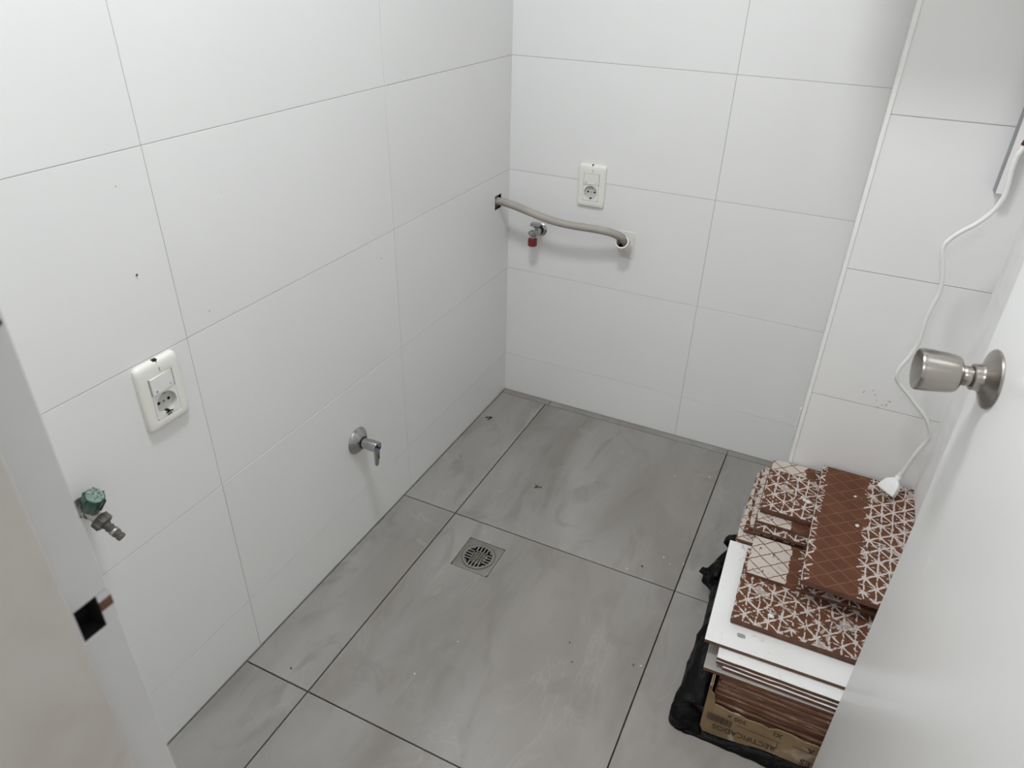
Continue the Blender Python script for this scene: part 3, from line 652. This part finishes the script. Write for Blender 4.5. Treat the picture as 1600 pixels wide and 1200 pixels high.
# flat body, widening towards the pins
q = pd.normalized(); sidev = Vector((.80, -.60, 0)); sidev = (sidev - q * sidev.dot(q)).normalized(); fv = q.cross(sidev)
pm = Matrix.Identity(4)
for i in range(3): pm[i][0] = sidev[i]; pm[i][1] = fv[i]; pm[i][2] = q[i]
pm.translation = pa
bm = bmesh.new(); P = []
for z, a, b in ((-.020, .0046, .0046), (.002, .0066, .0060)): P.append([tuple(pm @ Vector((x, y, z))) for x, y in ringrect(2 * a, 2 * b, b * .9, 32)])
loops(bm, P, True, True)
rel = link('strain_relief', bm, MT['cord'], t)
for k in range(4):
    bm = bmesh.new(); loops(bm, [[tuple(pm @ Vector((x, y, z))) for x, y in ringrect(.0125 + k * .0012, .0125, .006, 32)] for z in (-.017 + k * .0048, -.0142 + k * .0048)], True, True); link('ridge', bm, MT['cord'], rel)
bm = bmesh.new(); P = []
for z, a, b in ((.001, .0080, .0066), (.009, .0160, .0080), (.013, .0180, .0084), (.030, .0212, .0086), (.034, .0210, .0084), (.0355, .0198, .0076)): P.append([tuple(pm @ Vector((x, y, z))) for x, y in ringrect(2 * a, 2 * b, .0028, 48)])
loops(bm, P, True, True); autosm(link('plug_body', bm, MT['cord'], t), 40)
for s in (-1, 1): link('pin', L([(.0021, .034), (.0021, .0455), (0, .0465)], 12, pm @ Matrix.Translation((s * .0085, 0, 0))), MT['dull'], t, True)
t = tag(empty('cable_duct', (1.128, -.3415, .93)), 'white cable duct end with its shaded side painted grey, on the column at the right edge, beside the cord', 'cable duct')
link('duct', B(0, .016, -.014, .0110, 0, .42, .0008), MT['enamel'], t); link('duct_side_shade', B(-.0016, -.0002, -.0145, .0110, .0, .42), MT['grey'], t)  # grey strip paints the shade on the white duct's left face
# unseen water heater, added to shade the column top and take the cord's end
t = tag(empty('added_water_heater', (.975, -.33, 1.405)), 'unseen white box-shaped water heater, added high on the column to shade it', 'water heater')
autosm(link('casing', B(-.235, .20, -.27, -.001, .03, .62, .03, 5), MT['enamel'], t), 40)
link('control_panel', B(-.06, .06, -.278, -.268, .12, .20, .004), MT['grey'], t)
# unseen ceiling lamp, added to account for the light from above
t = tag(empty('added_ceiling_lamp', (.46, -1.20, 2.40)), 'unseen round flat ceiling lamp, added to account for the room light', 'lamp')
autosm(link('lamp_base', L([(.16, -.002), (.17, -.02), (.17, -.045), (.158, -.045), (.155, -.03)], 48, cap=False), MT['enamel'], t), 40)
m = N('lit_diffuser', .5); m.color((.8, .8, .8)); m.set('Emission Color', (1, .985, .96, 1)); m.set('Emission Strength', 2.0)
link('diffuser', L([(0, -.028), (.155, -.028)], 48, cap=False), m.m, t)

# ------------------------------------------------------------------ bits of dirt
random.seed(2)
def speck(name, x, y, z, r, mat, label, group, n=(0, 0, 1), cat='speck', parts=1, asp=(1, 1)):
    bm = bmesh.new()
    for k in range(parts):
        b = bmesh.new(); bmesh.ops.create_icosphere(b, subdivisions=1, radius=r)
        ox, oy = (random.uniform(-1, 1) * r * 2.4, random.uniform(-1, 1) * r * 2.0) if k else (0, 0)
        a = random.uniform(0, 3.14); s1, s2 = random.uniform(.6, 1.4) * asp[0], random.uniform(.5, 1) * asp[1]
        for v in b.verts:
            c = Vector((v.co.x * s1, v.co.y * s2, v.co.z * .4)); c.rotate(Matrix.Rotation(a, 3, 'Z')); v.co = c + Vector((ox, oy, 0))
        me = bpy.data.meshes.new('t'); b.to_mesh(me); b.free(); bm.from_mesh(me); bpy.data.meshes.remove(me)
    M_ = along((0, 0, 0), n) if n != (0, 0, 1) else Matrix.Identity(4)
    for v in bm.verts: v.co = M_ @ v.co
    return tag(link(name, bm, mat, None, False, (x + n[0] * r * .4, y + n[1] * r * .4, z + n[2] * r * .4)), label, cat, group)
speck('dirt_cluster', .311, -.426, 0, .0034, MT['grime'], 'small dark cluster of dirt on the floor beyond the drain', None, parts=8, cat='debris')
bm = bmesh.new(); tube(bm, [(0, 0, .0022), (.009, .006, .003), (.018, .011, .0022)], .0015, 6); tube(bm, [(.018, .011, .0022), (.016, .002, .003), (.012, -.008, .0018)], .0015, 6)
tag(link('bent_twig', bm, MT['black'], None, False, (.024, -.190, 0)), 'dark bent scrap like a small hook, near the far left floor corner', 'debris')
for (x, y, r, lab) in [(.053, -.402, .0022, 'dark speck on the floor strip between left wall and first long joint'), (.33, -.302, .002, 'dark speck on the floor just beyond the dark dirt cluster'),
        (.587, -.873, .0028, 'dark speck in the middle of the large floor tile before the drain'), (.61, -.917, .0025, 'dark speck nearer the doorway of the two in the large floor tile'),
        (.728, -.865, .0025, 'dark speck beside a white grain near the long joint by the bin liner'), (.661, -.584, .0036, 'largest dark speck, just behind the cross joint left of the bin liner'),
        (.096, -1.194, .0032, 'dark chip on the floor strip just behind the near cross joint'), (.45, -.33, .0018, 'dark speck on the far floor tile right of the dirt cluster'), (.16, -1.42, .002, 'dark speck on the nearest floor tile by the left wall')]:
    speck('dark_speck', x, y, 0, r, MT['grime'], lab, 'dark specks on the floor')
for (x, y, r) in [(.743, -.861, .0024), (.631, -.608, .0022), (.732, -.16, .003), (.64, -.20, .0022), (.70, -.53, .0022), (.75, -.53, .0026), (.47, -.16, .002), (.72, -.545, .002), (.37, -.98, .0018), (.33, -1.09, .002)]:
    speck('pale_grain', x, y, 0, r, MT['dust'], 'tiny white grain on the grey floor', 'white grains on the floor', cat='grain')
LM = ['dark brown chip mark on the left wall above the socket plate, largest of the marks', 'tiny dark dot on the left wall up and right of the socket plate', 'tiny dark dot on the left wall beyond the second upright joint',
      'tiny faint dot on the left wall near the uppermost level joint', 'tiny faint dot on the middle upper tile of the left wall']
for i, (y, z, r) in enumerate([(-1.236, .869, .0030), (-1.125, .765, .0014), (-.645, .691, .0018), (-1.232, .996, .0012), (-1.055, .943, .0011)]):
    speck('wall_mark', 0, y, z, r, MT['wood'] if i == 0 else MT['grey'], LM[i], 'dark marks on the left wall', (1, 0, 0), cat='mark', asp=(1, .6) if i == 0 else (1, 1))
for (x, z) in [(1.046, .479), (1.058, .458), (1.071, .450), (1.029, .471), (1.052, .470), (1.079, .452), (1.083, .462), (1.066, .442)]:
    speck('scuff_mark', x, -.33, z, .0017, MT['grey'], 'faint grey scuff on the column tile above the heap', 'scuffs on the column', (0, -1, 0), cat='mark', asp=(2, .5))
